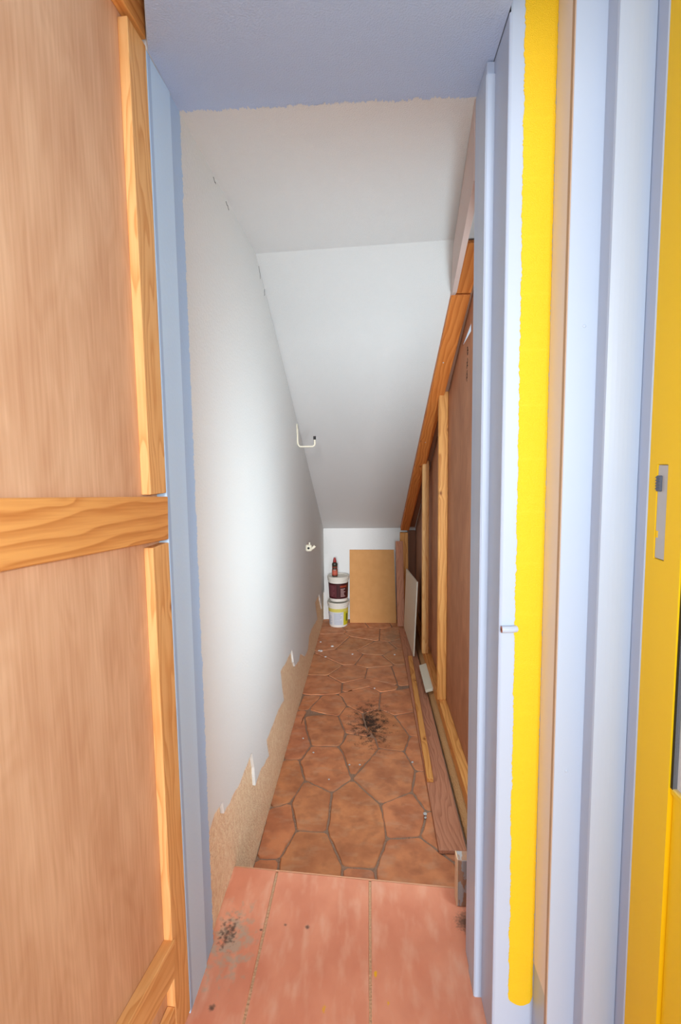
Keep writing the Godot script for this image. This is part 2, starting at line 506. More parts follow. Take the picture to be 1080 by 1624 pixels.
func build_floor() -> void:
	var f := thing("floor", "front floor of large terracotta tiles ending in a step", "floor", Vector3.ZERO, "structure")
	obj("slab", prism(PackedVector2Array([Vector2(-1.6, edge_z(-1.6) + 0.012), Vector2(0.62, edge_z(0.62) + 0.012), Vector2(0.62, 3.0), Vector2(-1.6, 3.0)]), 1, -0.40, -0.012), M.mortar, f)
	obj("grout_bed", prism(PackedVector2Array([Vector2(-1.6, edge_z(-1.6) + 0.004), Vector2(0.62, edge_z(0.62) + 0.004), Vector2(0.62, 3.0), Vector2(-1.6, 3.0)]), 1, -0.012, -0.0025), M.grout, f)
	var xs := [-1.58, -1.265, -0.95, -0.635, -0.32, -0.005, 0.31, 0.62]
	var zs := [[-1.7, -0.95], [-0.95, -0.32], [-0.32, 0.31], [0.31, 0.94]]
	for i in xs.size() - 1:
		for r in zs:
			var p := rect(xs[i] + 0.004, r[0] + 0.004, xs[i + 1] - 0.004, r[1] - 0.004)
			p = clip(p, Vector2(0.275, -1.531 - 0.004 + 0.004), Vector2(0.079, -1.0))
			if p.size() > 2:
				obj("floor_tile", slab(p, -0.010, rng.randf_range(-0.0005, 0.0008), 0.0025, Color.WHITE), M.tile, f)
	timber("step_nosing", Vector3(-0.60, -0.006, edge_z(-0.60) - 0.003), Vector3(0.60, -0.006, edge_z(0.60) - 0.003), 0.012, 0.005, Vector3.UP, M.nosing, f, 0.001)
	obj("terrace", box_mesh(Vector3(-4, -0.2, 0.945), Vector3(4, -0.004, 9)), M.nosing, f)
	obj("terrace", box_mesh(Vector3(-9, -0.2, -6), Vector3(-1.61, -0.004, 0.94)), M.nosing, f)
	# the sunken stone floor
	var g := thing("floor", "sunken closet floor of irregular terracotta paving stones", "floor", Vector3.ZERO, "structure")
	obj("mortar_bed", box_mesh(Vector3(-0.62, LOW - 0.18, -5.2), Vector3(0.62, LOW - 0.004, -1.50)), M.mortar, g)
	var seeds := [Vector2(-0.44, -3.20), Vector2(-0.38, -3.50), Vector2(-0.14, -3.72), Vector2(0.08, -3.70), Vector2(0.29, -3.72), Vector2(-0.19, -4.04), Vector2(0.06, -4.22), Vector2(-0.32, -4.42), Vector2(-0.02, -4.64), Vector2(0.21, -4.63),
		Vector2(0.24, -4.08), Vector2(-0.38, -3.85), Vector2(-0.38, -4.80), Vector2(-0.15, -4.36), Vector2(-0.17, -4.88), Vector2(0.10, -4.95), Vector2(0.30, -4.98), Vector2(0.02, -3.98), Vector2(0.38, -3.35), Vector2(0.38, -4.35), Vector2(-0.02, -3.50)]
	# the nearer stones, each (x, z) corner as seen; the farther ones grow round their centres
	var near := [
		[-0.478, -2.183, -0.379, -2.238, -0.327, -2.053, -0.373, -1.892, -0.472, -1.888],
		[-0.335, -2.407, -0.189, -2.314, -0.192, -2.046, -0.327, -2.053, -0.379, -2.238],
		[-0.189, -2.314, -0.095, -2.424, 0.045, -2.238, 0.063, -2.120, 0.067, -2.019, 0.015, -1.854, -0.115, -1.864, -0.192, -2.046],
		[-0.327, -2.053, -0.192, -2.046, -0.115, -1.864, -0.109, -1.745, -0.361, -1.735, -0.373, -1.892],
		[-0.472, -1.888, -0.373, -1.892, -0.361, -1.735, -0.478, -1.730],
		[-0.115, -1.864, 0.015, -1.854, 0.025, -1.732, -0.109, -1.745],
		[0.067, -2.019, 0.211, -2.036, 0.338, -1.893, 0.341, -1.692, 0.025, -1.732, 0.015, -1.854],
		[0.045, -2.238, 0.201, -2.336, 0.252, -2.203, 0.242, -2.140, 0.211, -2.036, 0.067, -2.019],
		[-0.095, -2.424, 0.047, -2.707, 0.187, -2.680, 0.232, -2.506, 0.201, -2.336, 0.045, -2.238],
		[-0.338, -2.720, -0.180, -2.716, -0.153, -2.652, -0.095, -2.424, -0.189, -2.314, -0.335, -2.407, -0.384, -2.570, -0.377, -2.583],
		[-0.478, -2.183, -0.379, -2.238, -0.335, -2.407, -0.384, -2.570, -0.377, -2.583, -0.478, -2.579],
		[-0.180, -2.716, -0.159, -2.768, -0.139, -2.857, 0.025, -2.817, 0.047, -2.707, -0.095, -2.424, -0.153, -2.652],
		[-0.338, -2.720, -0.384, -2.886, -0.418, -3.053, -0.279, -3.079, -0.200, -3.060, -0.149, -2.866, -0.159, -2.768, -0.180, -2.716],
		[-0.478, -3.126, -0.402, -3.140, -0.418, -3.053, -0.384, -2.886, -0.338, -2.720, -0.377, -2.583, -0.478, -2.579],
		[0.057, -3.164, 0.153, -3.081, 0.232, -2.836, 0.187, -2.680, 0.047, -2.707, 0.025, -2.817, -0.023, -2.916, -0.049, -3.096],
		[-0.200, -3.060, -0.154, -3.203, -0.049, -3.096, -0.023, -2.916, 0.025, -2.817, -0.139, -2.857, -0.149, -2.866],
		[0.232, -2.836, 0.319, -2.853, 0.355, -2.492, 0.232, -2.506, 0.187, -2.680],
		[0.232, -2.506, 0.356, -2.502, 0.360, -2.186, 0.252, -2.203, 0.201, -2.336],
		[0.252, -2.203, 0.360, -2.186, 0.369, -1.926, 0.338, -1.893, 0.211, -2.036, 0.242, -2.140],
		[0.153, -3.081, 0.353, -3.161, 0.348, -2.854, 0.232, -2.836],
		[0.057, -3.164, 0.073, -3.400, 0.368, -3.512, 0.353, -3.161, 0.153, -3.081],
		[-0.154, -3.203, -0.193, -3.331, -0.240, -3.367, -0.007, -3.489, 0.073, -3.400, 0.057, -3.164, -0.049, -3.096],
		[-0.402, -3.140, -0.330, -3.352, -0.240, -3.367, -0.193, -3.331, -0.154, -3.203, -0.200, -3.060, -0.279, -3.079],
		[-0.461, -3.348, -0.330, -3.352, -0.402, -3.140, -0.478, -3.126]]
	var cells: Array[PackedVector2Array] = []
	for row in near:
		var q := PackedVector2Array()
		for k in range(0, row.size(), 2): q.append(Vector2(row[k], row[k + 1]))
		cells.append(q)
	for i in seeds.size():
		var p := rect(-0.478, -5.06, 0.405, -3.15)
		for j in seeds.size():
			if j != i:
				p = clip(p, (seeds[i] + seeds[j]) / 2, seeds[j] - seeds[i])
				if p.size() < 3: break
		if p.size() < 3: continue
		var left := [p]
		for row in near.size():
			var rest := []
			for q in left: rest.append_array(Geometry2D.clip_polygons(q, cells[row]))
			left = rest
		for q in left:
			if not Geometry2D.is_polygon_clockwise(q): cells.append(q)
	for p in cells:
		var shr := Geometry2D.offset_polygon(p, -0.018, Geometry2D.JOIN_MITER)
		if shr.is_empty(): continue
		var rnd := Geometry2D.offset_polygon(shr[0], 0.0135, Geometry2D.JOIN_ROUND)
		var q: PackedVector2Array = rnd[0]
		var fine := PackedVector2Array()
		for k in q.size():                            # uneven chipped edges
			var a := q[k]
			var b := q[(k + 1) % q.size()]
			var parts := maxi(1, int((b - a).length() / 0.025))
			if (b - a).length() < 0.006 and k % 2: continue
			for e in parts:
				fine.append(a.lerp(b, float(e) / parts) + Vector2(rng.randf_range(-1, 1), rng.randf_range(-1, 1)) * (0.0024 if parts > 1 else 0.0006))
		var v := rng.randf_range(0.92, 1.06)
		obj("paving_stone", slab(fine, LOW - 0.02, LOW + rng.randf_range(-0.001, 0.002), 0.004, Color(v, v * rng.randf_range(0.97, 1.04), v * rng.randf_range(0.95, 1.05))), M.stone, g)

func build_walls() -> void:
	# left wall: rough render below, a white plaster skin broken off along a jagged line, blue paint near the doorway
	var w := thing("wall_left", "white plaster wall on the left, broken off low down over tan render", "wall", Vector3.ZERO, "structure")
	obj("render_base", prism(rect(-5.2, -0.40, -1.126, 2.24), 0, -0.62, -0.4715), M.render, w)
	var p := PackedVector2Array([Vector2(-1.126, 0.0), Vector2(-1.312, 0.0), Vector2(-1.314, 0.18)])
	var tears := [Vector2(-1.316, 0.34), Vector2(-1.37, 0.356), Vector2(-1.45, 0.335), Vector2(-1.46, 0.292), Vector2(-1.56, 0.281), Vector2(-1.66, 0.262), Vector2(-1.84, 0.266), Vector2(-1.87, 0.184), Vector2(-1.88, 0.102), Vector2(-2.00, 0.102), Vector2(-2.15, 0.062),
		Vector2(-2.11, 0.162), Vector2(-2.23, 0.155), Vector2(-2.42, 0.150), Vector2(-2.57, 0.119), Vector2(-2.52, 0.220), Vector2(-2.49, 0.315), Vector2(-2.69, 0.292), Vector2(-2.88, 0.282), Vector2(-2.92, 0.212), Vector2(-2.98, 0.138), Vector2(-3.16, 0.106), Vector2(-3.22, 0.13), Vector2(-3.35, 0.069),
		Vector2(-3.46, 0.014), Vector2(-3.63, 0.0), Vector2(-3.71, 0.065), Vector2(-3.92, 0.067), Vector2(-4.34, 0.008), Vector2(-4.24, 0.12), Vector2(-4.17, 0.202), Vector2(-4.52, 0.189), Vector2(-4.66, 0.064), Vector2(-4.78, -0.03), Vector2(-4.86, 0.10), Vector2(-4.95, 0.12), Vector2(-5.06, 0.06)]
	for i in tears.size():
		p.append(tears[i])
		if i + 1 < tears.size():
			var a: Vector2 = tears[i]
			var b: Vector2 = tears[i + 1]
			var parts := int((b - a).length() / 0.03)
			for e in range(1, parts):
				p.append(a.lerp(b, float(e) / parts) + Vector2(rng.randf_range(-1, 1), rng.randf_range(-1, 1)) * 0.005)
	p.append_array([Vector2(-5.06, 0.72), Vector2(-2.165, FLAT), Vector2(-1.126, FLAT)])
	obj("plaster_skin", prism(p, 0, -0.472, WL), M.white, w)
	var c := PackedVector2Array([Vector2(-1.127, 0.002), Vector2(-1.127, FLAT - 0.001)])
	var n := 700
	var j := jag(n + 1, 0.0045)
	for i in n + 1:
		c.append(Vector2(-1.313 + j[i], lerpf(FLAT - 0.001, 0.002, float(i) / n)))
	obj("blue_paint", prism(c, 0, WL - 0.0005, WL + 0.0012), M.blue, w)
	# small cracks and scuffs in the plaster
	for q in [[Vector3(-0.4605, 2.20, -2.235), 0.05, 0.5], [Vector3(-0.4605, 2.15, -2.33), 0.04, -0.3], [Vector3(-0.4605, 2.235, -1.74), 0.035, 1.2], [Vector3(-0.4605, 2.24, -1.60), 0.025, 1.3]]:
		var path := []
		for i in 6: path.append(Vector3(0, (i / 5.0 - 0.5) * q[1], rng.randf_range(-0.004, 0.004)))
		var o := obj("crack", tube(path, 0.0016, 6), M.black, w, q[0])
		o.rotation.x = q[2]
	var b := thing("wall_back", "low white plaster wall at the far end", "wall", Vector3.ZERO, "structure")
	obj("plaster", box_mesh(Vector3(-0.48, -0.40, -5.26), Vector3(0.62, 0.74, -5.06)), M.white, b)
	# the board lining above the partition, set at a slant
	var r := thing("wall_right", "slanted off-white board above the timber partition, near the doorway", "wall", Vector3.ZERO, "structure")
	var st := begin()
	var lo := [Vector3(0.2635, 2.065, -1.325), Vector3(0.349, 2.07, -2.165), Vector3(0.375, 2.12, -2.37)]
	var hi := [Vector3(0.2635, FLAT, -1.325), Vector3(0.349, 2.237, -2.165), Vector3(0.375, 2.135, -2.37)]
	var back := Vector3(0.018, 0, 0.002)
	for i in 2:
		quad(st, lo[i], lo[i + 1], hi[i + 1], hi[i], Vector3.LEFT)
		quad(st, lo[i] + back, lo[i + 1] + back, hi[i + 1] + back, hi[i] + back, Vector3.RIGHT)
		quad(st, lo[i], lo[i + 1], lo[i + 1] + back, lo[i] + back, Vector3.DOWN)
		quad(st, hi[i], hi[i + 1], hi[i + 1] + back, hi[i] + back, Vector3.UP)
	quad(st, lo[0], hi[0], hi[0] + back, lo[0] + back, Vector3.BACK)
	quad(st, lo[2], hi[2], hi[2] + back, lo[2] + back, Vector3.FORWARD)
	obj("lining_board", done(st), mat(Color(0.80, 0.715, 0.68), 0.8), r)  # shade and warm bounce are put into this pinkish colour

func build_ceiling() -> void:
	var c := thing("ceiling", "ceiling, blue in front of a brushed edge, white behind and sloping down", "ceiling", Vector3.ZERO, "structure")
	obj("flat_slab", prism(PackedVector2Array([Vector2(-0.62, -2.178), Vector2(0.62, -2.08), Vector2(0.62, -1.319), Vector2(0.2805, -1.319), Vector2(0.2805, -1.001), Vector2(-0.4085, -1.001), Vector2(-0.457, -1.126), Vector2(-0.62, -1.126)]), 1, FLAT + 0.2, FLAT), M.ceiling, c)
	obj("porch_shade_slab", box_mesh(Vector3(-1.0, 2.66, -1.35), Vector3(0.62, 2.80, 1.7)), M.blue_ceiling, c)  # unseen roof, drawn out to keep the low light off the strip tops
	obj("lintel_face", box_mesh(Vector3(-0.4085, FLAT + 0.001, -1.30), Vector3(0.2805, 2.66, -1.0)), M.blue_ceiling, c)
	var st := begin()
	var a := [Vector3(-0.62, FLAT, -2.178), Vector3(0.478, FLAT, -2.0912), Vector3(0.478, 0.66, -5.18), Vector3(-0.62, 0.66, -5.18)]
	var up := Vector3(0, 0.2, 0)
	quad(st, a[0], a[1], a[2], a[3], Vector3.DOWN)
	quad(st, a[0] + up, a[1] + up, a[2] + up, a[3] + up, Vector3.UP)
	for i in 4:
		var k: int = (i + 1) % 4
		quad(st, a[i], a[k], a[k] + up, a[i] + up, (a[i] + a[k]) / 2 - Vector3(0, (a[i].y + a[k].y) / 2, -3.6))
	obj("sloped_slab", done(st), M.ceiling, c)
	var p := PackedVector2Array([Vector2(0.28, -1.0), Vector2(-0.4075, -1.0), Vector2(-0.456, -1.126)])
	var n := 500
	var j := jag(n + 1, 0.007)
	for i in n + 1:
		p.append(Vector2(lerpf(-0.459, 0.24, float(i) / n), -1.312 + j[i]))
	p.append(Vector2(0.28, -1.312))
	obj("blue_paint", prism(p, 1, FLAT + 0.0005, FLAT - 0.0012), M.blue_ceiling, c)

func slope_y(z: float) -> float:
	return FLAT + (z + 2.14) * 0.5239

func build_partition() -> void:
	var w := thing("wall_right", "plywood partition on pine studs along the right side", "wall", Vector3.ZERO, "structure")
	# plywood sheets (z, y), with the gap that lets the daylight through near the top
	var sheets := [[-1.30, -2.36], [-2.362, -3.395], [-3.398, -4.47], [-4.473, -5.06]]
	for i in 4:
		var z0: float = sheets[i][0]
		var z1: float = sheets[i][1]
		var t0 := minf(FLAT, slope_y(z0)) - 0.002
		var t1 := minf(FLAT, slope_y(z1)) - 0.002
		var p := PackedVector2Array([Vector2(z0, -0.10), Vector2(z0, t0)])
		if i == 0: p.append(Vector2(-2.14, FLAT - 0.002))
		if i == 1: p = PackedVector2Array([Vector2(z0, -0.10), Vector2(z0, 1.972), Vector2(-2.545, 1.948), Vector2(-2.42, 1.995), Vector2(-2.37, 2.05), Vector2(z0, t0)])
		p.append_array([Vector2(z1, t1), Vector2(z1, -0.10)])
		if i == 1:
			# two sheets meet here: the lower one, and a wedge above the gap
			p = PackedVector2Array([Vector2(z0, -0.10), Vector2(z0, 1.962), Vector2(-2.56, 1.943), Vector2(-2.60, slope_y(-2.60) - 0.003), Vector2(z1, t1), Vector2(z1, -0.10)])
			obj("plywood_sheet", prism(PackedVector2Array([Vector2(z0, 2.004), Vector2(-2.56, 1.951), Vector2(-2.598, slope_y(-2.598) - 0.003), Vector2(z0, t0)]), 0, 0.465, 0.469), M.wall_ply, w)
		var x := 0.465 if i < 3 else 0.470
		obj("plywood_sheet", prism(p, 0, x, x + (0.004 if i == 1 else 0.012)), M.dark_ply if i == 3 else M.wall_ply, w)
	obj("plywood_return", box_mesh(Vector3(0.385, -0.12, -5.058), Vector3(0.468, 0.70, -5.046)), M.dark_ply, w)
	# studs
	timber("stud", Vector3(0.437, -0.066, -3.0), Vector3(0.437, slope_y(-3.02) - 0.004, -3.0), 0.054, 0.044, Vector3.RIGHT, M.honey[0], w, 0.004)
	timber("stud", Vector3(0.420, -0.066, -3.75), Vector3(0.420, slope_y(-3.77) - 0.004, -3.75), 0.048, 0.044, Vector3.RIGHT, M.pine[1], w, 0.004)
	timber("stud", Vector3(0.357, -0.20, -5.02), Vector3(0.350, 0.685, -5.02), 0.078, 0.05, Vector3.RIGHT, M.honey[2], w, 0.004)
	# header along the slope, a short length above it, bottom plate
	var dir := Vector3(0, -0.5239, -1).normalized()
	var nrm := Vector3(0, -1, 0.5239).normalized()
	timber("header", Vector3(0.413, slope_y(-2.34), -2.34) + nrm * 0.022, Vector3(0.357, slope_y(-5.0), -5.0) + nrm * 0.026, 0.082, 0.044, Vector3.RIGHT, M.header, w, 0.003)
	timber("header", Vector3(0.416, 2.234, -2.085), Vector3(0.414, slope_y(-2.335), -2.335) + nrm * 0.030, 0.084, 0.02, Vector3.RIGHT, M.header, w, 0.003)
	timber("ceiling_batten", Vector3(0.436, 2.204, -2.17), Vector3(0.428, 0.746, -5.0), 0.057, 0.010, Vector3.RIGHT, M.dark_ply, w, 0.001)
	# pencil scribbles on the plywood
	for k in 3:
		var path := []
		for i in 9: path.append(Vector3(0.4645, 1.905 - k * 0.055 - i * 0.004 + 0.010 * sin(i * 1.9 + k), -2.43 - 0.012 * cos(i * 1.3 + k * 2.0) - k * 0.006))
		obj("pencil_mark", tube(path, 0.0011, 6), M.black, w)
	timber("bottom_plate", Vector3(0.442, -0.10, -1.33), Vector3(0.442, -0.10, -5.0), 0.046, 0.068, Vector3.RIGHT, M.honey[2], w, 0.003)
	obj("kerb", prism(PackedVector2Array([Vector2(0.40, -0.40), Vector2(0.40, -0.195), Vector2(0.405, -0.178), Vector2(0.430, -0.135), Vector2(0.62, -0.135), Vector2(0.62, -0.40)]), 2, -1.33, -5.06), M.kerb, w)
	for s in [Vector3(0.437, 2.18, -2.12), Vector3(0.405, 2.135, -2.26), Vector3(0.395, 1.93, -2.72), Vector3(0.385, 1.55, -3.45)]:
		var o := obj("screw", lathe([Vector2(0, 0.0015), Vector2(0.003, 0.001), Vector2(0.004, 0), Vector2(0, -0.01)], 10), M.metal, w, Vector3(s.x, slope_y(s.z) - 0.052 if s.z < -2.34 else slope_y(s.z) - 0.036, s.z))
		o.basis = Basis(Vector3.RIGHT, PI - 0.48)

func column_mesh(poly: Array, y0: float, y1: float, smooth := false) -> ArrayMesh:
	return prism(PackedVector2Array(poly), 1, y0, y1, 0.0, smooth)

func build_right_side() -> void:
	# closet door frame on the right: stop, rebate and outer edge, each face a step nearer to the viewer
	var t := thing("trim_1", "blue-grey rebated door frame on the right of the opening", "door frame", Vector3.ZERO, "structure")
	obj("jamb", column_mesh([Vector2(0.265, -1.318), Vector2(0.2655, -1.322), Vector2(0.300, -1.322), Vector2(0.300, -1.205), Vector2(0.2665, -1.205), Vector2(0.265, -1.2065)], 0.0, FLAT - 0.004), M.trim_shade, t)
	obj("door_stop", column_mesh([Vector2(0.262, -1.262), Vector2(0.266, -1.264), Vector2(0.300, -1.264), Vector2(0.300, -1.195), Vector2(0.2655, -1.195), Vector2(0.262, -1.198)], 0.0, 2.215), M.trim, t)
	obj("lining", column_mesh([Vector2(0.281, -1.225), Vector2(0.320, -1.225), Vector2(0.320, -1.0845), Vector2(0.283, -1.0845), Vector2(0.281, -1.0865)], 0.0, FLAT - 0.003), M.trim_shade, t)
	var w := thing("wall_front", "plastered wall end on the right with a band of yellow paint", "wall", Vector3.ZERO, "structure")
	obj("plaster", column_mesh([Vector2(0.3005, -1.318), Vector2(0.62, -1.318), Vector2(0.62, -1.0), Vector2(0.380, -1.0), Vector2(0.3732, -1.0), Vector2(0.3732, -1.0827), Vector2(0.3729, -1.083), Vector2(0.2865, -1.083), Vector2(0.2835, -1.0845), Vector2(0.3005, -1.0846)], 0.0, 2.655), M.trim, w)
	var c := PackedVector2Array()
	var n := 700
	var j := jag(n + 1, 0.0017)
	var k := jag(n + 1, 0.0008)
	for i in n + 1:
		var u := float(i) / n
		var y := lerpf(2.64, 0.135, u)
		c.append(Vector2(lerpf(0.3095, 0.3165, u) + j[i], y))
	for i in 9:
		var a := PI * (i + 1) / 10.0
		c.append(Vector2(0.3435 - cos(a) * 0.027, 0.135 - sin(a) * 0.020 + rng.randf_range(-0.002, 0.002)))
	for i in n + 1:
		var u := 1.0 - float(i) / n
		c.append(Vector2(lerpf(0.3728, 0.3720, u) + (k[i] if k[i] < 0 else 0.0), lerpf(2.64, 0.14, u)))
	obj("yellow_paint", prism(c, 2, -1.0835, -1.0815), M.yellow, w)
	obj("beige_lining", box_mesh(Vector3(0.3726, 0.226, -1.0815), Vector3(0.380, 2.65, -1.006), 0.0004), M.beige, w)
	obj("groove_shade_strip", box_mesh(Vector3(0.3716, 0.0, -1.007), Vector3(0.378, 2.65, -0.9955), 0.0004), M.groove_tan, w)  # dark strip standing in for the shaded groove
	# the cut pipe end that pokes out of the wall end
	var pp := thing("pipe_stub", "short white-painted pipe stub with bare copper end beside the yellow band", "pipe", Vector3(0.284, 1.019, -1.074))
	obj("pipe", tube([Vector3(0.0, 0, 0), Vector3(0.010, 0, 0), Vector3(0.022, 0, -0.001), Vector3(0.032, 0, -0.006)], 0.0075, 20, true), M.trim, pp)
	obj("bare_end", tube([Vector3(-0.0006, 0, 0), Vector3(0.003, 0, 0)], 0.0066, 20), M.copper, pp).set_meta("label", "bare copper pipe end")
	obj("bore", tube([Vector3(-0.0010, 0, 0), Vector3(0.002, 0, 0)], 0.003, 16), M.black, pp)
	# frame of the yellow door: flat board, groove, rounded member, return
	var f := thing("trim_2", "pale blue stepped frame beside the yellow door", "door frame", Vector3.ZERO, "structure")
	obj("flat_board", column_mesh([Vector2(0.3730, -0.9995), Vector2(0.440, -0.9995), Vector2(0.440, -0.995), Vector2(0.3745, -0.995), Vector2(0.3735, -0.9957)], 0.0, 2.655), M.trim, f)
	var arc := [Vector2(0.429, -1.0), Vector2(0.429, -0.958)]
	for i in 9:
		var a := float(i) / 8
		arc.append(Vector2(lerpf(0.4305, 0.4925, a), -0.9555 + 0.0055 * sin(PI * (0.12 + 0.80 * a))))
	arc.append_array([Vector2(0.493, -0.958), Vector2(0.493, -1.0)])
	obj("rounded_member", column_mesh(arc, 0.0, 2.655), M.trim, f)
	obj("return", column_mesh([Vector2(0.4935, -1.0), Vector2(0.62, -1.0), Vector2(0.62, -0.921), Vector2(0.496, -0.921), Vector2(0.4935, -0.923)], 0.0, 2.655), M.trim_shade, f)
	for q in [Vector3(0.437, 1.928, -0.9535), Vector3(0.436, 1.135, -0.954), Vector3(0.405, 1.629, -0.9948), Vector3(0.398, 0.75, -0.9948)]:
		var o := obj("screw_cap", lathe([Vector2(0, 0.0012), Vector2(0.002, 0.001), Vector2(0.0036, 0)], 12), M.trim, f, q)
		o.basis = Basis(Vector3.RIGHT, PI / 2)

func build_yellow_door() -> void:
	var d := thing("door_2", "yellow sliding door with a recessed grey pull on the right", "door", Vector3.ZERO, "structure")
	var X := 0.4955
	# stile with a slot cut for the pull: four boxes round the slot would show seams, so the outline is one polygon with the slot let in from the back edge
	var s := CSGBox3D.new()
	s.name = "stile"
	s.size = Vector3(0.045, FLAT - 0.02, 0.104)
	s.position = Vector3(X + 0.0225, (FLAT - 0.02) / 2 + 0.008, -0.8735)
	s.material = M.door_yellow
	d.add_child(s, true)
	var cut := CSGBox3D.new()
	cut.name = "slot"
	cut.operation = CSGShape3D.OPERATION_SUBTRACTION
	cut.size = Vector3(0.02, 0.163, 0.031)
	cut.position = Vector3(X, 1.2895, -0.8815) - s.position
	cut.material = M.door_yellow
	s.add_child(cut)
	obj("lower_panel", box_mesh(Vector3(X + 0.006, 0.012, -0.8205), Vector3(X + 0.04, 0.828, -0.12), 0.003), M.door_yellow, d)
	obj("bead", box_mesh(Vector3(X + 0.003, 0.824, -0.821), Vector3(X + 0.036, 0.836, -0.12), 0.002), M.door_yellow, d)
	obj("gasket", box_mesh(Vector3(X + 0.003, 0.834, -0.8225), Vector3(X + 0.012, 2.12, -0.8150), 0.0005), M.black, d)
	var glass := mat(Color(0.9, 0.95, 0.95, 0.08), 0.05)
	glass.transparency = BaseMaterial3D.TRANSPARENCY_ALPHA
	obj("pane", box_mesh(Vector3(X + 0.003, 0.832, -0.8148), Vector3(X + 0.005, 2.12, -0.14), 0.0003), glass, d)
	obj("stile", box_mesh(Vector3(X, 0.008, -0.14), Vector3(X + 0.045, FLAT - 0.012, -0.03), 0.003), M.door_yellow, d)
	obj("top_rail", box_mesh(Vector3(X + 0.002, 2.115, -0.821), Vector3(X + 0.043, FLAT - 0.012, -0.14), 0.003), M.door_yellow, d)
	var pull := obj("pull_plate", box_mesh(Vector3(X + 0.0012, 1.209, -0.8964), Vector3(X + 0.012, 1.370, -0.8666), 0.001), M.metal, d)
	pull.set_meta("label", "grey recessed pull plate")
	var lt := begin()
	cbox(lt, Vector3(X - 0.003, 1.325, -0.8955), Vector3(X + 0.008, 1.352, -0.8830), 0.0015)
	for i in 5: cbox(lt, Vector3(X - 0.0045, 1.3285 + i * 0.0048, -0.8945), Vector3(X - 0.0025, 1.3305 + i * 0.0048, -0.8845), 0.0005)
	obj("latch", done(lt), M.latch, pull)
	obj("yellow_drip", box_mesh(Vector3(X + 0.0006, 1.245, -0.895), Vector3(X + 0.002, 1.257, -0.889), 0.001), M.door_yellow, pull)
	# white blind behind the pane
	var b := thing("blind", "white ribbed blind behind the glass of the yellow door", "blind", Vector3.ZERO)
	for i in 12:
		obj("blind_slat", box_mesh(Vector3(X + 0.008, 0.838, -0.812 + i * 0.0555), Vector3(X + 0.012, 2.11, -0.7585 + i * 0.0555), 0.001), M.white, b)
	# wall past the door
	var w := thing("wall_right", "pale blue wall past the yellow door", "wall", Vector3.ZERO, "structure")
	obj("plaster", box_mesh(Vector3(0.5, 0.0, -0.028), Vector3(0.62, 2.66, 0.8)), M.trim, w)
	obj("lining", box_mesh(Vector3(0.60, 0.0, -0.92), Vector3(0.66, FLAT, -0.03)), M.white, w)

func build_plywood_door() -> void:
	var d := thing("door_1", "open plywood door with pine frame rails on the left", "door", Vector3.ZERO, "structure")
	# leaf: front of the frame at X, plywood 21 mm behind it; it turns slightly away from the axis
	var X := -0.459
	var top := 2.50
	var lean := 0.061                                 # x moves out by this much per metre towards the viewer
	var at := func(z: float, y: float, x: float) -> Vector3:
		return Vector3(x - (z + 1.124) * lean, y, z)
	obj("plywood_panel", box_mesh(Vector3(-0.004, 0.0, 0), Vector3(0.004, top - 0.02, 0.72), 0.001), M.door_ply, d).transform = Transform3D(Basis(Vector3.UP, -lean), at.call(-1.122, 0.012, X - 0.025))
	var side := Vector3(lean, 0, -1).normalized()
	timber("stile", at.call(-1.087, 1.318, X - 0.0105), at.call(-1.087, 2.256, X - 0.0105), 0.074, 0.021, side, M.pine[0], d, 0.0015)
	timber("stile", at.call(-1.086, 0.010, X - 0.0105), at.call(-1.086, 1.204, X - 0.0105), 0.076, 0.021, side, M.pine[2], d, 0.0015)
	timber("stile", at.call(-0.46, 0.036, X - 0.0105), at.call(-0.46, 2.256, X - 0.0105), 0.075, 0.021, side, M.pine[1], d, 0.0015)
	# middle rail, its lower edge a little out of level
	timber("middle_rail", at.call(-1.124, 1.2605, X - 0.0095), at.call(-0.42, 1.305, X - 0.0095), 0.098, 0.023, Vector3.UP, M.honey[1], d, 0.002)
	timber("top_rail", at.call(-1.125, 2.333, X - 0.0100), at.call(-0.42, 2.333, X - 0.0100), 0.13, 0.022, Vector3.UP, M.honey[0], d, 0.002)
	timber("bottom_rail", at.call(-1.048, 0.235, X - 0.0085), at.call(-0.50, 0.305, X - 0.0085), 0.090, 0.026, Vector3.UP, M.pine[3], d, 0.002)
	timber("bottom_rail", at.call(-1.048, 0.075, X - 0.0105), at.call(-0.50, 0.075, X - 0.0105), 0.07, 0.020, Vector3.UP, M.pine[1], d, 0.002)
	# blue board that lines the opening beside the door
	var t := thing("trim_3", "pale blue jamb board on the left of the opening", "door frame", Vector3.ZERO, "structure")
	obj("jamb_board", column_mesh([Vector2(-0.52, -1.1245), Vector2(-0.52, -1.1255), Vector2(WL, -1.1262), Vector2(WL, -1.245), Vector2(WL + 0.003, -1.245), Vector2(WL + 0.0035, -1.2445), Vector2(WL + 0.0008, -1.1245)], 0.0, FLAT - 0.002), M.jamb, t)

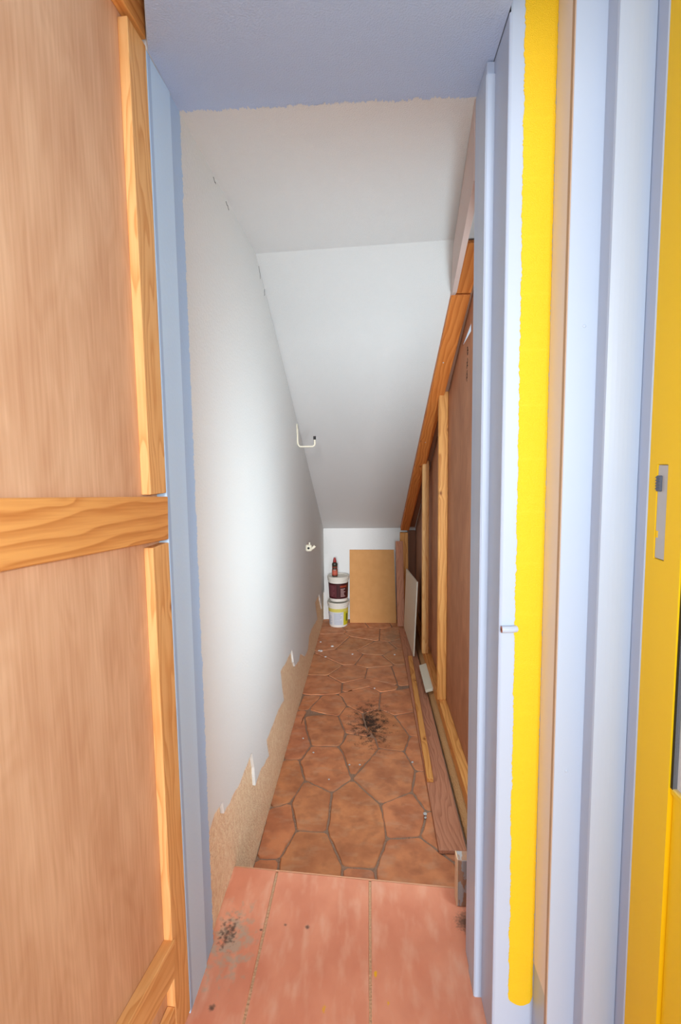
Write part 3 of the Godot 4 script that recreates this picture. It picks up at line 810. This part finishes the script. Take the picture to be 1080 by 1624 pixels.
func build_contents() -> void:
	# fibreboard sheet leaning on the far wall
	var st := begin()
	var q := [Vector3(-0.196, LOW, -4.945), Vector3(0.272, LOW, -4.945), Vector3(0.252, 0.503, -5.045), Vector3(-0.196, 0.505, -5.045)]
	var th := Vector3(0.0, 0.001, -0.010)
	quad(st, q[0], q[1], q[2], q[3], Vector3.BACK)
	quad(st, q[0] + th, q[1] + th, q[2] + th, q[3] + th, Vector3.FORWARD)
	for i in 4: quad(st, q[i], q[(i + 1) % 4], q[(i + 1) % 4] + th, q[i] + th, [Vector3.DOWN, Vector3.RIGHT, Vector3.UP, Vector3.LEFT][i])
	var fb := noise(91, 0.02, 4)
	var mdf := tri_mat(picture(256, 256, func(x: float, y: float): return Color(0.785, 0.575, 0.355).lerp(Color(0.765, 0.555, 0.335), clampf(0.5 + fb.get_noise_2d(x, y), 0, 1))), Vector3(2, 2, 2), 0.8)
	tag(obj("fiberboard_sheet", done(st), mdf, self), "plain tan fiberboard sheet leaning on the far wall", "board")
	bucket("paint_bucket", "white paint bucket with maroon label, stacked on top of the other bucket", Vector3(-0.303, 0.038, -4.87), true)
	bucket("paint_bucket", "white paint bucket with yellow-green band, at the bottom of the stack", Vector3(-0.307, LOW + 0.003, -4.87), false)
	bottle()
	# boards in the far right corner
	var pb := timber("red_board", Vector3(0.305, LOW + 0.02, -4.78), Vector3(0.297, 0.615, -4.90), 0.070, 0.02, Vector3.RIGHT, M.red, self)
	pb.name = numbered("upright_board")
	tag(pb, "reddish-brown board standing upright in the far right corner", "board")
	var pn := begin()
	var a := [Vector3(0.352, -0.185, -3.98), Vector3(0.330, -0.195, -4.75), Vector3(0.352, 0.375, -4.75), Vector3(0.376, 0.438, -3.94)]
	var tx := Vector3(0.009, -0.001, 0)
	quad(pn, a[0], a[1], a[2], a[3], Vector3.LEFT)
	quad(pn, a[0] + tx, a[1] + tx, a[2] + tx, a[3] + tx, Vector3.RIGHT)
	for i in 4: quad(pn, a[i], a[(i + 1) % 4], a[(i + 1) % 4] + tx, a[i] + tx, [Vector3.DOWN, Vector3.FORWARD, Vector3.UP, Vector3.BACK][i])
	tag(obj("grey_panel", done(pn), mat(Color(0.90, 0.865, 0.80), 0.7), self), "grey-white panel with slanted top leaning on the right-hand studs", "panel")
	# timber on the floor along the partition
	var pl := timber("floor_plank", Vector3(0.333, LOW + 0.012, -1.938), Vector3(0.338, LOW + 0.012, -4.74), 0.113, 0.018, Vector3.RIGHT, M.red, self)
	tag(pl, "long reddish plank lying flat on the stones along the right side", "plank")
	var ba := timber("floor_batten", Vector3(0.294, LOW + 0.033, -2.375), Vector3(0.325, LOW + 0.033, -3.97), 0.032, 0.023, Vector3.RIGHT, M.honey[3], self)
	tag(ba, "thin honey-coloured batten lying on top of the reddish floor plank", "floor_batten")
	# white tile left on the kerb
	var wt := thing("white_tile", "white rectangular slab lying on the kerb below the studs", "tile", Vector3(0.372, -0.150, -3.25))
	obj("slab", box_mesh(Vector3(0, 0, -0.42), Vector3(0.074, 0.020, 0), 0.003), M.cream, wt)
	wt.rotation = Vector3(0, 0.0, 0.30)
	# offcut of board at the end of the step
	var oc := thing("board_offcut", "short worn board offcut standing beside the right end of the step", "offcut", Vector3(0.268, 0.001, -1.462))
	var worn := noise(97, 0.02, 4)
	obj("board", box_mesh(Vector3(0.0, 0, -0.04), Vector3(0.05, 0.155, 0), 0.002), tri_mat(picture(128, 128, func(x: float, y: float):
		var k := worn.get_noise_2d(x, y * 0.4)
		return Color(0.72, 0.52, 0.38) if k > 0.1 else (Color(0.66, 0.64, 0.63) if k < -0.18 else Color(0.66, 0.51, 0.41))), Vector3(6, 6, 6), 0.8), oc)
	obj("edge_strip", box_mesh(Vector3(-0.004, 0, -0.038), Vector3(0.0, 0.157, -0.001), 0.001), mat(Color(0.88, 0.74, 0.60), 0.8), oc)
	# hook
	var hk := thing("wall_hook", "white U-shaped wall hook with a black tip, high on left wall", "hook", Vector3(WL, 1.49, -3.30))
	var path := [Vector3(0.004, 0.115, 0.02), Vector3(0.004, 0.03, 0.02)]
	for i in 7:
		var t := PI / 2 * i / 6.0
		path.append(Vector3(0.024 - 0.020 * cos(t), 0.03 - 0.030 * sin(t), 0.02))
	for i in 7:
		var t := PI / 2 * i / 6.0
		path.append(Vector3(0.098 + 0.017 * sin(t), 0.017 - 0.017 * cos(t), 0.02))
	path.append(Vector3(0.115, 0.052, 0.02))
	obj("rod", tube(path, 0.0055, 12), M.cream, hk)
	obj("tip", tube([Vector3(0.115, 0.044, 0.02), Vector3(0.115, 0.066, 0.02)], 0.0085, 12), M.black, hk)
	obj("wall_plate", box_mesh(Vector3(0, 0.085, 0.006), Vector3(0.006, 0.145, 0.034), 0.002), M.cream, hk)
	# small white fitting
	var fx := thing("pipe_fitting", "small white pipe fitting with a dark hole, low on left wall", "fitting", Vector3(WL, 0.765, -3.62))
	obj("block", box_mesh(Vector3(0.0, -0.024, -0.03), Vector3(0.042, 0.024, 0.0), 0.006), M.cream, fx)
	var ho := obj("hole", lathe([Vector2(0, 0.001), Vector2(0.008, 0.001), Vector2(0.009, 0)], 16), M.black, fx, Vector3(0.02, 0.0, 0.0))
	ho.basis = Basis(Vector3.RIGHT, PI / 2)
	obj("spout", tube([Vector3(0.038, -0.008, -0.016), Vector3(0.055, 0.003, -0.016), Vector3(0.066, 0.016, -0.016)], 0.011, 14), M.cream, fx)
	obj("stub", tube([Vector3(0.026, 0.02, -0.016), Vector3(0.026, 0.042, -0.016)], 0.006, 12), M.cream, fx)
	# crumbs of plaster and grit on the stones
	var spots := [[Vector2(-0.326, -4.277), 0.014, "white plaster chip, largest of those near the buckets"], [Vector2(-0.431, -4.171), 0.012, ""], [Vector2(-0.413, -4.165), 0.015, ""], [Vector2(-0.367, -4.035), 0.010, ""], [Vector2(-0.144, -4.098), 0.008, ""], [Vector2(0.208, -4.094), 0.009, ""],
		[Vector2(0.032, -3.458), 0.007, ""], [Vector2(-0.44, -4.383), 0.009, ""], [Vector2(-0.057, -2.541), 0.006, ""], [Vector2(-0.112, -2.539), 0.006, ""], [Vector2(-0.212, -2.411), 0.005, ""], [Vector2(0.247, -2.174), 0.010, ""], [Vector2(0.245, -2.15), 0.007, ""], [Vector2(0.224, -2.573), 0.007, ""], [Vector2(-0.392, -2.789), 0.006, ""], [Vector2(-0.316, -2.647), 0.006, ""]]
	var chip: MeshInstance3D = null
	var pts := PackedVector2Array([Vector2(-1, -0.4), Vector2(-0.2, -0.9), Vector2(0.9, -0.5), Vector2(0.7, 0.5), Vector2(0.0, 0.8), Vector2(-0.8, 0.4)])
	for s in spots:
		if chip == null:
			chip = obj("plaster_chip", prism(pts, 1, 0.0, 0.5, 0.25), M.white, self)
		var o := chip
		if s != spots[0]:
			o = chip.duplicate()
			o.name = numbered("plaster_chip")
			add_child(o)
		o.position = Vector3(s[0].x, LOW + 0.002, s[0].y)
		o.scale = Vector3.ONE * s[1]
		o.rotation = Vector3(0, rng.randf() * TAU, 0)
		tag(o, "small white plaster chip scattered on the terracotta stones", "plaster chip", "plaster chips on the stone floor")

func bucket(called: String, label: String, at: Vector3, maroon: bool) -> void:
	var b := thing(called, label, "bucket", at)
	var h := 0.245
	var white := mat(Color(0.86, 0.84, 0.80), 0.45)
	obj("tub", lathe([Vector2(0, 0), Vector2(0.086, 0), Vector2(0.089, 0.004), Vector2(0.0985, h - 0.045), Vector2(0.105, h - 0.043), Vector2(0.105, h - 0.036), Vector2(0.099, h - 0.034), Vector2(0.100, h - 0.022), Vector2(0, h - 0.022)], 48), white, b)
	obj("lid", lathe([Vector2(0.100, h - 0.024), Vector2(0.1075, h - 0.024), Vector2(0.1085, h - 0.004), Vector2(0.106, h), Vector2(0.100, h), Vector2(0.098, h - 0.006), Vector2(0, h - 0.006)], 48), mat(Color(0.84, 0.82, 0.77), 0.5), b)
	var im := Image.create(512, 128, false, Image.FORMAT_RGB8)
	var r := RandomNumberGenerator.new()
	r.seed = 5 if maroon else 9
	# label runs over the front half; lines of small print, as unreadable as in the picture
	if maroon:
		im.fill(Color(0.25, 0.08, 0.09))
		im.fill_rect(Rect2i(250, 8, 6, 112), Color(0.16, 0.05, 0.06))
		im.fill_rect(Rect2i(60, 14, 170, 100), Color(0.36, 0.17, 0.19))
		for i in 9: im.fill_rect(Rect2i(70, 22 + i * 10, r.randi_range(90, 150), 4), Color(0.47, 0.29, 0.30))
		im.fill_rect(Rect2i(290, 18, 120, 16), Color(0.55, 0.22, 0.14))
		for i in 6: im.fill_rect(Rect2i(300, 44 + i * 12, r.randi_range(50, 90), 6), Color(0.72, 0.60, 0.58))
	else:
		im.fill(Color(0.80, 0.81, 0.82))
		im.fill_rect(Rect2i(0, 0, 512, 26), Color(0.79, 0.75, 0.36))
		im.fill_rect(Rect2i(350, 26, 162, 102), Color(0.76, 0.73, 0.16))
		im.fill_rect(Rect2i(400, 40, 40, 60), Color(0.35, 0.40, 0.12))
		im.fill_rect(Rect2i(20, 34, 60, 14), Color(0.50, 0.50, 0.62))
		for i in 8:
			im.fill_rect(Rect2i(30, 54 + i * 9, r.randi_range(80, 130), 4), Color(0.60, 0.66, 0.75))
			im.fill_rect(Rect2i(190, 36 + i * 11, r.randi_range(90, 140), 5), Color(0.62, 0.67, 0.74))
	var lm := mat(Color.WHITE, 0.5, ImageTexture.create_from_image(im))
	var y0 := 0.03 if maroon else 0.02
	var y1 := h - 0.062 if maroon else h - 0.058
	var rr := func(y: float) -> float: return 0.0895 + 0.0095 * y / (h - 0.045) + 0.0004
	obj("label", lathe([Vector2(rr.call(y0), y0), Vector2(rr.call(y1), y1)], 48, PI + 0.1, -0.1), lm, b)

func bottle() -> void:
	var b := thing("bottle", "small red-capped squeeze bottle standing on the upper bucket", "bottle", Vector3(-0.335, 0.277, -4.85))
	obj("body", lathe([Vector2(0, 0), Vector2(0.026, 0), Vector2(0.0285, 0.005), Vector2(0.0285, 0.018), Vector2(0.0275, 0.06), Vector2(0.0245, 0.082), Vector2(0.0265, 0.105), Vector2(0.028, 0.118), Vector2(0.025, 0.132), Vector2(0.013, 0.142), Vector2(0, 0.142)], 32), mat(Color(0.20, 0.19, 0.15), 0.4), b)
	var im := Image.create(128, 64, false, Image.FORMAT_RGB8)
	im.fill(Color(0.55, 0.22, 0.15))
	im.fill_rect(Rect2i(20, 30, 88, 26), Color(0.72, 0.36, 0.28))
	im.fill_rect(Rect2i(24, 6, 80, 14), Color(0.30, 0.24, 0.20))
	im.fill_rect(Rect2i(40, 22, 50, 5), Color(0.70, 0.55, 0.48))
	obj("label", lathe([Vector2(0.0289, 0.012), Vector2(0.0282, 0.058), Vector2(0.0252, 0.082), Vector2(0.0272, 0.100)], 32, PI + 0.1, -0.1), mat(Color.WHITE, 0.5, ImageTexture.create_from_image(im)), b)
	obj("cap", lathe([Vector2(0, 0.142), Vector2(0.0165, 0.142), Vector2(0.0165, 0.150), Vector2(0.011, 0.178), Vector2(0.009, 0.186), Vector2(0, 0.187)], 24), mat(Color(0.58, 0.13, 0.12), 0.4), b)
